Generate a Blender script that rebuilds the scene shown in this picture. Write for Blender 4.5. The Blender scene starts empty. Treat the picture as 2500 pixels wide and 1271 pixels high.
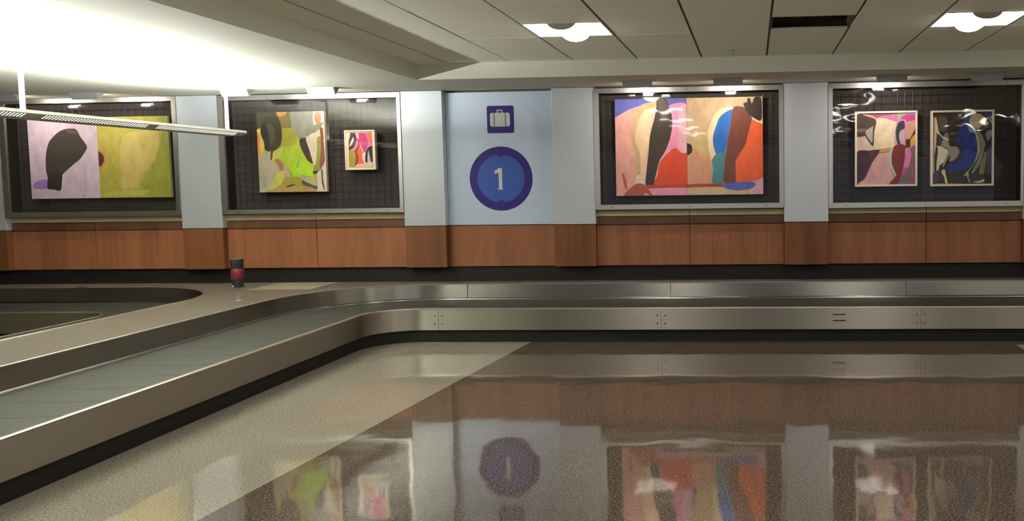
import bpy, bmesh, math, random
from mathutils import Vector, Matrix, geometry
random.seed(7)
sc = bpy.context.scene
C = sc.collection

# ------------------------------------------------------------------ colour and materials
def lin(c):
    c /= 255.0
    return c / 12.92 if c <= 0.04045 else ((c + 0.055) / 1.055) ** 2.4
def rgb(r, g, b, k=1.0):
    return (lin(r) * k, lin(g) * k, lin(b) * k, 1.0)

class Mat:
    """a node material: m.n(type) adds a node, m.l(a, b) links"""
    def __init__(s, name):
        s.m = bpy.data.materials.new(name); s.m.use_nodes = True
        s.t = s.m.node_tree; s.t.nodes.clear()
        s.out = s.n('ShaderNodeOutputMaterial')
    def n(s, typ, **kw):
        x = s.t.nodes.new(typ)
        for k, v in kw.items():
            if k in x.inputs: x.inputs[k].default_value = v
            else: setattr(x, k, v)
        return x
    def l(s, a, b): s.t.links.new(a, b)
    def bsdf(s, col=(.5, .5, .5, 1), rough=.5, metal=0.0, spec=.5, coat=0.0):
        b = s.n('ShaderNodeBsdfPrincipled')
        b.inputs['Base Color'].default_value = col
        b.inputs['Roughness'].default_value = rough
        b.inputs['Metallic'].default_value = metal
        b.inputs['Specular IOR Level'].default_value = spec
        b.inputs['Coat Weight'].default_value = coat
        s.l(b.outputs[0], s.out.inputs[0]); s.b = b
        return b
    def coords(s, scale=(1, 1, 1), world=True):
        if world:
            g = s.n('ShaderNodeNewGeometry').outputs['Position']
        else:
            g = s.n('ShaderNodeTexCoord').outputs['Object']
        mp = s.n('ShaderNodeMapping'); mp.inputs['Scale'].default_value = scale
        s.l(g, mp.inputs[0]); return mp.outputs[0]
    def noise(s, vec, scale, detail=3, rough=.6):
        x = s.n('ShaderNodeTexNoise', Scale=scale, Detail=detail, Roughness=rough)
        s.l(vec, x.inputs['Vector']); return x.outputs['Fac']
    def ramp(s, fac, stops):
        r = s.n('ShaderNodeValToRGB'); e = r.color_ramp.elements
        while len(e) < len(stops): e.new(.5)
        for i, (p, c) in enumerate(stops): e[i].position = p; e[i].color = c
        s.l(fac, r.inputs[0]); return r.outputs[0]
    def bump(s, h, strength=.2, dist=.01):
        x = s.n('ShaderNodeBump', Strength=strength, Distance=dist)
        s.l(h, x.inputs['Height']); s.l(x.outputs[0], s.b.inputs['Normal'])
    def math(s, op, a, b=None):
        x = s.n('ShaderNodeMath', operation=op)
        for i, v in enumerate((a, b)):
            if v is None: continue
            if isinstance(v, (int, float)): x.inputs[i].default_value = v
            else: s.l(v, x.inputs[i])
        return x.outputs[0]
    def mix(s, f, a, b):
        x = s.n('ShaderNodeMix', data_type='RGBA')
        for sock, v in ((x.inputs[0], f), (x.inputs[6], a), (x.inputs[7], b)):
            if isinstance(v, (int, float, tuple)): sock.default_value = v
            else: s.l(v, sock)
        return x.outputs[2]

def simple(name, col, rough=.5, metal=0.0, spec=.5, var=.08, scale=6, coat=0.0):
    m = Mat(name); m.bsdf(col, rough, metal, spec, coat)
    v = m.coords()
    f = m.noise(v, scale, 4)
    a = tuple(c * (1 - var) for c in col[:3]) + (1,)
    b = tuple(min(1, c * (1 + var)) for c in col[:3]) + (1,)
    m.l(m.ramp(f, [(.3, a), (.7, b)]), m.b.inputs['Base Color'])
    return m.m

def emit(name, col, strength):
    m = Mat(name); e = m.n('ShaderNodeEmission', Strength=strength)
    e.inputs[0].default_value = col; m.l(e.outputs[0], m.out.inputs[0])
    return m.m

def steel(name, col, rough, stretch, bump=.05, lo=.75, hi=1.1, wav=0.0, aniso=0.0):
    m = Mat(name); m.bsdf(col, rough, 1.0)
    if aniso:
        m.b.inputs['Anisotropic'].default_value = aniso; m.b.inputs['Anisotropic Rotation'].default_value = .25
        tg = m.n('ShaderNodeTangent', direction_type='RADIAL', axis='Z'); m.l(tg.outputs[0], m.b.inputs['Tangent'])
    v = m.coords(stretch)
    f = m.noise(v, 60, 3)
    a = tuple(c * lo for c in col[:3]) + (1,); b = tuple(min(1, c * hi) for c in col[:3]) + (1,)
    m.l(m.ramp(f, [(.25, a), (.75, b)]), m.b.inputs['Base Color'])
    g = m.noise(m.coords((1, 1, 1)), 2.2, 2)
    rr = m.n('ShaderNodeMapRange'); m.l(g, rr.inputs[0])
    rr.inputs[1].default_value = .17; rr.inputs[2].default_value = .7
    rr.inputs[3].default_value = rough * .96; rr.inputs[4].default_value = rough * 1.05
    m.l(rr.outputs[0], m.b.inputs['Roughness'])
    h = f
    if wav:
        w = m.noise(m.coords((1, 1, .6)), 1.6, 2)
        h = m.math('ADD', m.math('MULTIPLY', f, .02), m.math('MULTIPLY', w, wav))
    if bump: m.bump(h, bump, .01)
    return m.m

# terrazzo floor: light field on the left, dark field on the right, straight joint between
def terrazzo(name, light, dark, split=True, rough=.09, spec=.5, wave=.75):
    m = Mat(name); m.bsdf(light, rough, 0, spec)
    v = m.coords()
    n1 = m.noise(v, 84, 2, .7); n2 = m.noise(v, 210, 2, .7); n3 = m.noise(v, 1.3, 3, .6)
    sp = m.math('ADD', m.math('MULTIPLY', n1, .65), m.math('MULTIPLY', n2, .5))
    def chips(c, kl=.45, kh=1.35):
        lo = tuple(x * kl for x in c[:3]) + (1,); hi = tuple(min(1, x * kh) for x in c[:3]) + (1,)
        return m.ramp(sp, [(.46, lo), (.535, tuple(x * .8 for x in c[:3]) + (1,)), (.59, c), (.68, hi)])
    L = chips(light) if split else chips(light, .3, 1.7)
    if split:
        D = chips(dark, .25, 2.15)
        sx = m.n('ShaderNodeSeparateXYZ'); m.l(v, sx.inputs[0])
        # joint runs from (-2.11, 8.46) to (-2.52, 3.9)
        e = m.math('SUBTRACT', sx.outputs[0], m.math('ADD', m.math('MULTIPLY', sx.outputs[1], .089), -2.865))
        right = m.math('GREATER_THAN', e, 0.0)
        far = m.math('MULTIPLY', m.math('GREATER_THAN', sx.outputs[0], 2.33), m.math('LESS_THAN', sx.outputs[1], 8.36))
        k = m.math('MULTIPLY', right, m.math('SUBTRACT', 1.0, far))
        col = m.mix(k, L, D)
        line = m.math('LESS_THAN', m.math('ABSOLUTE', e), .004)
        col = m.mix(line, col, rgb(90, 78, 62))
    else:
        col = L
    stain = m.ramp(n3, [(.3, (.93, .93, .93, 1)), (.7, (1.04, 1.04, 1.04, 1))])
    mm = m.n('ShaderNodeMix', data_type='RGBA', blend_type='MULTIPLY'); mm.inputs[0].default_value = 1
    m.l(col, mm.inputs[6]); m.l(stain, mm.inputs[7]); m.l(mm.outputs[2], m.b.inputs['Base Color'])
    w = m.noise(m.coords((1, 1, 1)), 3.0, 1, .4); w2 = m.noise(v, 140, 1, .5)
    h = m.math('ADD', m.math('MULTIPLY', w, wave), m.math('MULTIPLY', w2, .0012))
    m.bump(h, .25, .01)
    return m.m

def wood(name, c1, c2, c3):
    m = Mat(name); m.bsdf(c2, .42, 0, .35)
    a = m.noise(m.coords((7, 7, .55)), 1.0, 5, .6); b = m.noise(m.coords((60, 60, 3)), 1.0, 3, .6)
    f = m.math('ADD', m.math('MULTIPLY', a, .7), m.math('MULTIPLY', b, .3))
    m.l(m.ramp(f, [(.32, c1), (.5, c2), (.68, c3)]), m.b.inputs['Base Color'])
    return m.m

M = {}
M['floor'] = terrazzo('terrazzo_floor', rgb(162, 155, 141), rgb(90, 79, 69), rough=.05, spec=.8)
M['platform'] = terrazzo('terrazzo_platform', rgb(114, 107, 97), None, split=False, rough=.3, spec=.35, wave=.1)
M['plate'] = simple('hatch_plate', rgb(160, 151, 134), .35, 0, .5, .12, 5)
M['soffit'] = simple('painted_plaster', rgb(186, 186, 175), .7, 0, .2, .02, 1.5)
M['bulk'] = simple('painted_bulkhead', rgb(214, 216, 202), .7, 0, .2, .02, 1.5)
M['tile'] = simple('mineral_fibre_tile', rgb(234, 235, 222), .9, 0, .1, .05, 90)
M['tgrid'] = simple('tile_grid', rgb(92, 84, 66), .7, 0, .2)
M['void'] = simple('dark_void', rgb(92, 80, 62), .9, 0, .1)
M['wood'] = wood('veneer_warm', rgb(118, 73, 49), rgb(139, 88, 60), rgb(152, 101, 71))
M['wood_dark'] = wood('veneer_column', rgb(92, 55, 33), rgb(112, 69, 42), rgb(127, 81, 51))
M['rail'] = wood('veneer_rail', rgb(84, 56, 42), rgb(98, 66, 50), rgb(110, 76, 58))
M['ledge'] = simple('beige_ledge', rgb(186, 172, 136), .6, 0, .3, .04)
M['black'] = simple('black_rubber', rgb(26, 24, 22), .6, 0, .3, .2, 12)
M['wall'] = simple('wall_paint', rgb(170, 160, 140), .8, 0, .2, .03, 2)
M['alu'] = steel('brushed_frame', rgb(208, 206, 204), .34, (1, 1, 1), 0, .93, 1.04)
M['clad'] = simple('silver_cladding', rgb(200, 206, 215), .38, .4, .5, .015, 3)
M['signp'] = simple('satin_sign_panel', rgb(206, 220, 244), .4, .35, .5, .015, 3)
M['navy'] = simple('navy_vinyl', rgb(36, 14, 120), .45, 0, .4, .04)
M['blue'] = simple('blue_vinyl', rgb(50, 82, 168), .45, 0, .4, .03)
M['symbol'] = simple('pale_vinyl', rgb(214, 218, 214), .5, 0, .4, .02)
M['backp'] = simple('charcoal_fabric', rgb(68, 62, 61), .95, 0, .1, .1, 120)
M['wire'] = simple('black_wire', rgb(22, 20, 20), .35, 0, .5)
M['screw'] = simple('screw_head', rgb(120, 118, 118), .4, .8)
M['panel_steel'] = steel('carousel_panel_steel', rgb(168, 163, 153), .40, (.25, .25, 6), 0, .96, 1.03, aniso=.85)
M['band_steel'] = steel('carousel_band_steel', rgb(166, 163, 156), .26, (.25, .25, 6), 0, .95, 1.03, aniso=.85)
M['lip'] = steel('polished_lip', rgb(225, 220, 208), .28, (.3, .3, .3), 0.0, .97, 1.02)
M['belt'] = simple('rubber_plates', rgb(44, 45, 40), .62, 0, .45, .1, 9)
M['white'] = simple('white_enamel', rgb(232, 230, 222), .4, 0, .5, .01)
M['grey_en'] = simple('grey_enamel', rgb(176, 172, 160), .45, 0, .5, .02)
M['fix'] = simple('fixture_enamel', rgb(156, 162, 160), .45, .1, .5, .02)
M['bk_plastic'] = simple('black_plastic', rgb(44, 42, 42), .4, 0, .5)
M['red'] = simple('red_lens', rgb(118, 26, 42), .35, 0, .6)
M['frame_w'] = simple('painted_frame', rgb(240, 226, 210), .5, 0, .4, .02)
M['mat_cream'] = simple('cream_mat', rgb(238, 222, 190), .8, 0, .2, .01)
M['canvas_edge'] = simple('canvas_edge', rgb(206, 192, 170), .8, 0, .2, .03)
M['em_troffer'] = emit('troffer_lens', (1, .95, .85, 1), 15.0)
M['em_tube'] = emit('pendant_tube', (1, .98, .88, 1), 26.0)
M['em_slot'] = emit('pendant_slots', (1, .97, .84, 1), 1.0)
M['em_pic'] = emit('display_lamp', (1, .8, .6, 1), 25.0)
M['ring'] = simple('grey_disc', rgb(190, 190, 186), .5)

def glass(name, wavy, amp, base=.085):
    m = Mat(name)
    tr = m.n('ShaderNodeBsdfTransparent'); tr.inputs[0].default_value = (.97, .97, .97, 1)
    gl = m.n('ShaderNodeBsdfGlossy', Roughness=.03); gl.inputs[0].default_value = (1, 1, 1, 1)
    fr = m.n('ShaderNodeLayerWeight', Blend=.5)
    f = m.math('ADD', m.math('MULTIPLY', m.math('POWER', fr.outputs['Facing'], 5.0), .9), base)
    w = m.noise(m.coords(wavy), 1.0, 2, .5)
    bp = m.n('ShaderNodeBump', Strength=1.0, Distance=amp); m.l(w, bp.inputs['Height'])
    m.l(bp.outputs[0], gl.inputs['Normal'])
    mx = m.n('ShaderNodeMixShader'); m.l(f, mx.inputs[0]); m.l(tr.outputs[0], mx.inputs[1]); m.l(gl.outputs[0], mx.inputs[2])
    m.l(mx.outputs[0], m.out.inputs[0])
    return m.m
M['acrylic'] = glass('acrylic_sheet', (.9, .9, .8), .006)
M['film'] = glass('wavy_acrylic_sheet', (1.6, 1.6, 2.2), .009, .055)
M['acrylic_dull'] = glass('acrylic_sheet_dull', (.9, .9, .8), .006, .045)

_paint = {}
def paint(c):
    if c not in _paint:
        col = rgb(*c)
        m = Mat('paint_%d_%d_%d' % c); m.bsdf(col, .6, 0, .3)
        f = m.noise(m.coords((14, 14, 7)), 1.0, 5, .7)
        a = tuple(x * .86 for x in col[:3]) + (1,); b = tuple(min(1, x * 1.12) for x in col[:3]) + (1,)
        m.l(m.ramp(f, [(.33, a), (.67, b)]), m.b.inputs['Base Color'])
        _paint[c] = m.m
    return _paint[c]

# ------------------------------------------------------------------ mesh building
class MB:
    def __init__(s): s.v = []; s.f = []; s.mi = []; s.sm = []; s.mats = []
    def mat(s, m):
        if m not in s.mats: s.mats.append(m)
        return s.mats.index(m)
    def face(s, pts, mi=0, smooth=False):
        b = len(s.v); s.v += [tuple(p) for p in pts]; s.f.append(list(range(b, b + len(pts)))); s.mi.append(mi); s.sm.append(smooth)
    def box(s, x0, x1, y0, y1, z0, z1, mi=0, bev=0.0):
        if bev <= 0:
            P = [(x, y, z) for z in (z0, z1) for y in (y0, y1) for x in (x0, x1)]
            b = len(s.v); s.v += P
            for q in ((0, 2, 3, 1), (4, 5, 7, 6), (0, 1, 5, 4), (2, 6, 7, 3), (0, 4, 6, 2), (1, 3, 7, 5)):
                s.f.append([b + i for i in q]); s.mi.append(mi); s.sm.append(False)
            return
        bm = bmesh.new(); bmesh.ops.create_cube(bm, size=1)
        for v in bm.verts:
            v.co = Vector(((x0 + x1) / 2 + v.co.x * (x1 - x0), (y0 + y1) / 2 + v.co.y * (y1 - y0), (z0 + z1) / 2 + v.co.z * (z1 - z0)))
        bmesh.ops.bevel(bm, geom=list(bm.edges), offset=bev, segments=2, profile=.6, affect='EDGES')
        s.bm(bm, mi)
    def bm(s, bm, mi=0, smooth=False):
        b = len(s.v); bm.verts.index_update()
        s.v += [tuple(v.co) for v in bm.verts]
        for f in bm.faces:
            s.f.append([b + v.index for v in f.verts]); s.mi.append(mi); s.sm.append(smooth)
        bm.free()
    def cyl(s, p0, p1, r0, r1=None, n=16, mi=0, caps=True):
        r1 = r0 if r1 is None else r1
        p0 = Vector(p0); p1 = Vector(p1); d = (p1 - p0).normalized()
        u = d.orthogonal().normalized(); w = d.cross(u)
        A = [p0 + (u * math.cos(t) + w * math.sin(t)) * r0 for t in [2 * math.pi * i / n for i in range(n)]]
        B = [p1 + (u * math.cos(t) + w * math.sin(t)) * r1 for t in [2 * math.pi * i / n for i in range(n)]]
        for i in range(n):
            j = (i + 1) % n; s.face([A[i], A[j], B[j], B[i]], mi, True)
        if caps: s.face(A[::-1], mi); s.face(B, mi)
    def lathe(s, prof, cx, cy, n=32, mi=0):
        for (r0, z0), (r1, z1) in zip(prof, prof[1:]):
            for i in range(n):
                a = 2 * math.pi * i / n; b = 2 * math.pi * (i + 1) / n
                q = [(cx + r0 * math.cos(a), cy + r0 * math.sin(a), z0), (cx + r0 * math.cos(b), cy + r0 * math.sin(b), z0),
                     (cx + r1 * math.cos(b), cy + r1 * math.sin(b), z1), (cx + r1 * math.cos(a), cy + r1 * math.sin(a), z1)]
                if r0 < 1e-6: q = q[1:]
                elif r1 < 1e-6: q = q[:3]
                s.face(q, mi, abs(z1 - z0) > 1e-4)
    def strip(s, A, B, mi=0, smooth=True):
        for i in range(len(A) - 1): s.face([A[i], A[i + 1], B[i + 1], B[i]], mi, smooth)
    def build(s, name, mats, parent=None, weld=True, **props):
        me = bpy.data.meshes.new(name); me.from_pydata(s.v, [], s.f); me.update()
        for m in (mats if isinstance(mats, list) else [mats]): me.materials.append(m)
        for p, i, k in zip(me.polygons, s.mi, s.sm): p.material_index = i; p.use_smooth = k
        if weld:
            bm = bmesh.new(); bm.from_mesh(me); bmesh.ops.remove_doubles(bm, verts=bm.verts, dist=1e-5)
            bmesh.ops.recalc_face_normals(bm, faces=bm.faces); bm.to_mesh(me); bm.free()
            if any(s.sm):
                try: me.set_sharp_from_angle(angle=math.radians(35))
                except Exception: pass
        o = bpy.data.objects.new(name, me); C.objects.link(o)
        if parent:
            o.parent = parent; o.matrix_parent_inverse = Matrix.Translation(-parent.location)
        for k, v in props.items(): o[k] = v
        return o

def thing(name, loc, label, cat, group=None):
    o = bpy.data.objects.new(name, None); C.objects.link(o); o.location = loc
    o.empty_display_size = .1
    o['label'] = label; o['category'] = cat
    if group: o['group'] = group
    return o
def copy_thing(src, loc, label, skip=()):
    """copies a thing with its parts and their sub-parts"""
    r = src.copy(); C.objects.link(r); r.location = loc; r['label'] = label
    def rec(a, b):
        for ch in [o for o in allobs if o.parent == a]:
            if ch.name.split('.')[0] in skip: continue
            mi = ch.matrix_parent_inverse.copy(); c = ch.copy(); C.objects.link(c); c.parent = b; c.matrix_parent_inverse = mi; rec(ch, c)
    allobs = list(bpy.data.objects)
    rec(src, r)
    return r
def structure(o, **kw):
    o['kind'] = 'structure'
    for k, v in kw.items(): o[k] = v
    return o

# ------------------------------------------------------------------ key dimensions (metres, camera eye 1.5 above the floor)
D = 9.50          # face of pilasters and display frames
SOF = 2.475       # soffit
TIL = 2.6225      # tile ceiling
PLAT = .465       # raised platform
XL, XR, YN = -12.0, 8.0, -12.0
T = .5918; TX0 = -2.231; TY0 = 6.552
TRX, TRY = -3.13, 8.54     # corner of the ceiling tray

# ------------------------------------------------------------------ room shell
b = MB(); b.box(XL, XR, YN, 9.80, -.1, 0); structure(b.build('floor', M['floor']))
b = MB(); b.box(XL, XR, 9.70, 9.85, 0, 2.8); wall = structure(b.build('wall_back', M['wall']))
b = MB(); b.box(XL - .15, XL, YN, 9.85, 0, 2.8); structure(b.build('wall_left', M['wall']))
b = MB(); b.box(XR, XR + .15, YN, 9.85, 0, 2.8); structure(b.build('wall_right', M['wall']))
b = MB()
b.box(XL, TRX, YN, 9.70, SOF, SOF + .03)
b.box(TRX, XR, TRY, 9.70, SOF, SOF + .03)
ceil = structure(b.build('ceiling', M['soffit']))
b = MB()
b.box(TRX - .03, TRX, YN, TRY + .03, SOF + .03, TIL + .12)
b.box(TRX, XR, TRY, TRY + .03, SOF + .03, TIL + .12)
b.box(TRX + .0005, TRX + .003, YN, TRY - .003, SOF - .0005, TIL - .0005); b.box(TRX + .0005, XR, TRY - .003, TRY - .0005, SOF - .0005, TIL - .0005)
structure(b.build('tray_bulkhead', M['bulk'], ceil))
# where recessed lights and the dark opening interrupt the tiles
rows = range(-30, 4); cols = range(-2, 17)
LIGHTS = [(k, r) for r in (0, -4, -8, -12, -16) for k in (1, 6, 11)]
SLOT = (4, 0)
b = MB(); g = MB()
for k in cols:
    x0 = max(TX0 + k * T, TRX); x1 = min(TX0 + (k + 1) * T, XR)
    if x1 - x0 < .02: continue
    for r in rows:
        y0 = TY0 + r * T; y1 = min(y0 + T, TRY)
        if y1 - y0 < .02 or (k, r) in LIGHTS or (k, r) == SLOT: continue
        ax = x0 + (.009 if x0 > TRX else 0); bx = x1 - .009
        sag = random.uniform(-.0015, .0015)
        b.box(ax, bx, y0 + .003, y1 - (.003 if y1 < TRY else 0), TIL + sag, TIL + .018)
structure(b.build('ceiling_tiles', M['tile'], ceil, weld=False))
for k in cols:
    x = TX0 + k * T
    if x > TRX: g.box(x - .012, x + .012, YN, TRY, TIL + .008, TIL + .02)
for r in rows:
    y = TY0 + r * T
    if y < TRY: g.box(TRX, XR, y - .012, y + .012, TIL + .012, TIL + .022)
g.box(TRX, XR, YN, TRY, TIL + .12, TIL + .14)
structure(g.build('tile_grid', M['tgrid'], ceil, weld=False))
# little holes and pads seen on the tiles near the corner
# black recessed base under the timber
b = MB(); b.box(XL, XR, 9.62, 9.70, PLAT, .64); structure(b.build('baseboard_back', M['black']))

# timber wainscot: panels between the pilasters, with rail and ledge under the display cases
BAYS = [(-8.10, -6.104, -7.143), (-5.651, -3.661, -4.66), (-1.629, .317, -.66), (.766, 2.71, 1.762)]
for x0, x1, xm in BAYS:
    for a, c in ((x0, xm - .003), (xm + .003, x1)):
        b = MB(); b.box(a, c, 9.58, 9.70, .628, 1.048); b.build('wood_panel', M['wood'], wall)
        b = MB(); b.box(a, c, 9.58, 9.70, 1.056, 1.136); b.build('wood_rail', M['rail'], wall)
        b = MB(); b.box(a, c, 9.575, 9.70, 1.143, 1.204); b.build('beige_ledge', M['ledge'], wall)
b = MB(); b.box(-3.219, -2.066, 9.60, 9.70, .628, 1.058); b.build('wood_panel', M['wood'], wall)
b = MB(); b.box(XL, -8.55, 9.58, 9.70, .628, 1.058); b.build('wood_panel', M['wood'], wall)
b = MB(); b.box(3.16, XR, 9.58, 9.70, .628, 1.058); b.build('wood_panel', M['wood'], wall)

# ------------------------------------------------------------------ pilasters
PIL = [(-8.55, -8.10, 'silver pilaster at the far left edge, left of the lavender and green painting'),
       (-6.104, -5.651, 'silver pilaster between the lavender and green painting and the lime green one'),
       (-3.661, -3.219, 'silver pilaster just left of the number 1 sign panel'),
       (-2.066, -1.629, 'silver pilaster just right of the number 1 sign panel'),
       (.317, .766, 'silver pilaster between the large pink and orange painting and the white framed pair'),
       (2.71, 3.16, 'silver pilaster at the right end, beyond the case with two white framed paintings')]
for x0, x1, lab in PIL:
    t = thing('wall_pilaster', ((x0 + x1) / 2, D, .628), lab, 'pilaster', 'silver pilasters along the back wall')
    b = MB(); b.box(x0, x1, D, 9.699, 1.066, SOF - .004, bev=.004); b.build('metal_cladding', M['clad'], t)
    b = MB(); b.box(x0 + .004, x1 - .004, D + .004, 9.699, .628, 1.060); b.build('wood_base', M['wood_dark'], t)

# ------------------------------------------------------------------ sign panel in the niche
def disc(mb, cx, cz, y, R, n=64, mi=0, thick=.002, notch=None):
    pts = [(cx + R * math.cos(2 * math.pi * i / n), cz + R * math.sin(2 * math.pi * i / n)) for i in range(n)]
    plate(mb, pts, y, thick, mi)
def plate(mb, pts, y, thick, mi=0):
    """flat sheet with outline pts (x, z); front face at y, thickness behind"""
    tri = geometry.tessellate_polygon([[Vector((p[0], p[1], 0)) for p in pts]])
    for t3 in tri:
        mb.face([(pts[i][0], y, pts[i][1]) for i in t3], mi)
    n = len(pts)
    for i in range(n):
        j = (i + 1) % n
        mb.face([(pts[i][0], y, pts[i][1]), (pts[j][0], y, pts[j][1]), (pts[j][0], y + thick, pts[j][1]), (pts[i][0], y + thick, pts[i][1])], mi)
def rrect(x0, x1, z0, z1, r, n=6):
    P = []
    for cx, cz, a in ((x1 - r, z1 - r, 0), (x0 + r, z1 - r, 90), (x0 + r, z0 + r, 180), (x1 - r, z0 + r, 270)):
        for i in range(n + 1):
            t = math.radians(a + 90 * i / n); P.append((cx + r * math.cos(t), cz + r * math.sin(t)))
    return P
NB = 9.60
t = thing('sign_panel', (-2.64, NB, 1.066), 'pale blue wall sign panel with suitcase symbol and number 1 in a blue disc', 'sign')
b = MB(); b.box(-3.217, -2.068, NB, 9.699, 1.066, 2.455, bev=.002); b.build('panel', M['signp'], t)
b = MB(); plate(b, rrect(-2.774, -2.488, 2.026, 2.310, .02), NB - .003, .003); sq = b.build('pictogram_square', M['navy'], t, weld=False, label='navy square with a suitcase symbol')
# suitcase symbol: body with two straps left open, and a handle
s = .286 / 235.0
def SX(px): return -2.774 + (px - 667) * s
def SZ(py): return 2.310 - (py - 202) * s
b = MB()
def q(px0, px1, py0, py1, r=.0):
    if r: plate(b, rrect(SX(px0), SX(px1), SZ(py1), SZ(py0), r), NB - .005, .002)
    else: plate(b, [(SX(px0), SZ(py1)), (SX(px1), SZ(py1)), (SX(px1), SZ(py0)), (SX(px0), SZ(py0))], NB - .005, .002)
rr = 20 * s
def half(px0, px1, left):
    x0, x1, z0, z1 = SX(px0), SX(px1), SZ(380), SZ(262); P = []
    if left:
        P = [(x1, z1)] + [(x0 + rr + rr * math.cos(math.radians(a)), z1 - rr + rr * math.sin(math.radians(a))) for a in range(90, 181, 15)] \
            + [(x0 + rr + rr * math.cos(math.radians(a)), z0 + rr + rr * math.sin(math.radians(a))) for a in range(180, 271, 15)] + [(x1, z0)]
    else:
        P = [(x0, z0)] + [(x1 - rr + rr * math.cos(math.radians(a)), z0 + rr + rr * math.sin(math.radians(a))) for a in range(270, 361, 15)] \
            + [(x1 - rr + rr * math.cos(math.radians(a)), z1 - rr + rr * math.sin(math.radians(a))) for a in range(0, 91, 15)] + [(x0, z1)]
    plate(b, P, NB - .005, .002)
half(693, 727, True); q(734, 826, 262, 380); half(833, 868, False)
q(754, 764, 238, 262); q(795, 805, 238, 262); q(758, 801, 235, 245)
b.build('suitcase_symbol', M['symbol'], sq, weld=False)
cx, cz = -2.642, 1.550
b = MB(); disc(b, cx, cz, NB - .003, .336, 96, thick=.003)
nd = b.build('number_disc', M['navy'], t, weld=False, label='navy ring around a blue disc with number 1')
P = []
R = .252
for i in range(120):
    a = 2 * math.pi * i / 120
    x, z = R * math.cos(a), R * math.sin(a)
    for sg in (1, -1):
        if z * sg > 0 and abs(x) < .032: z = sg * (R - .026 if abs(x) < .022 else R - .026 + (abs(x) - .022) * 2.4)
    P.append((cx + x, cz + z))
b = MB(); plate(b, P, NB - .005, .002); b.build('inner_disc', M['blue'], nd, weld=False)
k = .001244
N1 = [(-24, -92), (18, -92), (18, -87), (13, -80), (13, 80), (17, 84), (17, 88), (-22, 88), (-26, 80), (-36, 70), (-50, 68), (-50, 60), (-46, 36), (-38, 44), (-24, 50), (-16, 50), (-16, -80), (-24, -87)]
b = MB(); plate(b, [(cx - .004 + x * k, cz + z * k) for x, z in N1], NB - .008, .003); b.build('numeral', M['symbol'], nd, weld=False)

# ------------------------------------------------------------------ display cases
def bar_frame(mb, o, i, yf, yb, mi=0):
    """mitred rectangular frame from outer rect o to inner rect i (x0, x1, z0, z1)"""
    O = [(o[0], o[2]), (o[1], o[2]), (o[1], o[3]), (o[0], o[3])]; I = [(i[0], i[2]), (i[1], i[2]), (i[1], i[3]), (i[0], i[3])]
    for a in range(4):
        c = (a + 1) % 4
        g = .0008
        A0, A1, B1, B0 = O[a], O[c], I[c], I[a]
        # hair line at the mitres
        d = Vector((A1[0] - A0[0], A1[1] - A0[1])).normalized() * g
        A0 = (A0[0] + d.x, A0[1] + d.y); A1 = (A1[0] - d.x, A1[1] - d.y); B0 = (B0[0] + d.x, B0[1] + d.y); B1 = (B1[0] - d.x, B1[1] - d.y)
        Q = [A0, A1, B1, B0]
        mb.face([(p[0], yf, p[1]) for p in Q], mi)
        mb.face([(p[0], yb, p[1]) for p in Q][::-1], mi)
        for e in range(4):
            f = (e + 1) % 4
            mb.face([(Q[e][0], yf, Q[e][1]), (Q[f][0], yf, Q[f][1]), (Q[f][0], yb, Q[f][1]), (Q[e][0], yb, Q[e][1])], mi)
CASES = [((-8.098, -6.106, 1.206, 2.470), (-8.040, -6.152, 1.258, 2.422), 'acrylic', 'aluminium framed wall display case holding the lavender and green painting, leftmost'),
         ((-5.649, -3.663, 1.213, 2.464), (-5.585, -3.702, 1.259, 2.412), 'acrylic', 'aluminium framed wall display case holding the lime green painting and the small one'),
         ((-1.627, .315, 1.213, 2.455), (-1.572, .270, 1.264, 2.406), 'acrylic_dull', 'aluminium framed wall display case holding the large pink, blue and orange painting'),
         ((.768, 2.704, 1.203, 2.457), (.812, 2.677, 1.255, 2.406), 'film', 'aluminium framed wall display case holding two white framed paintings, rightmost')]
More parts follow.
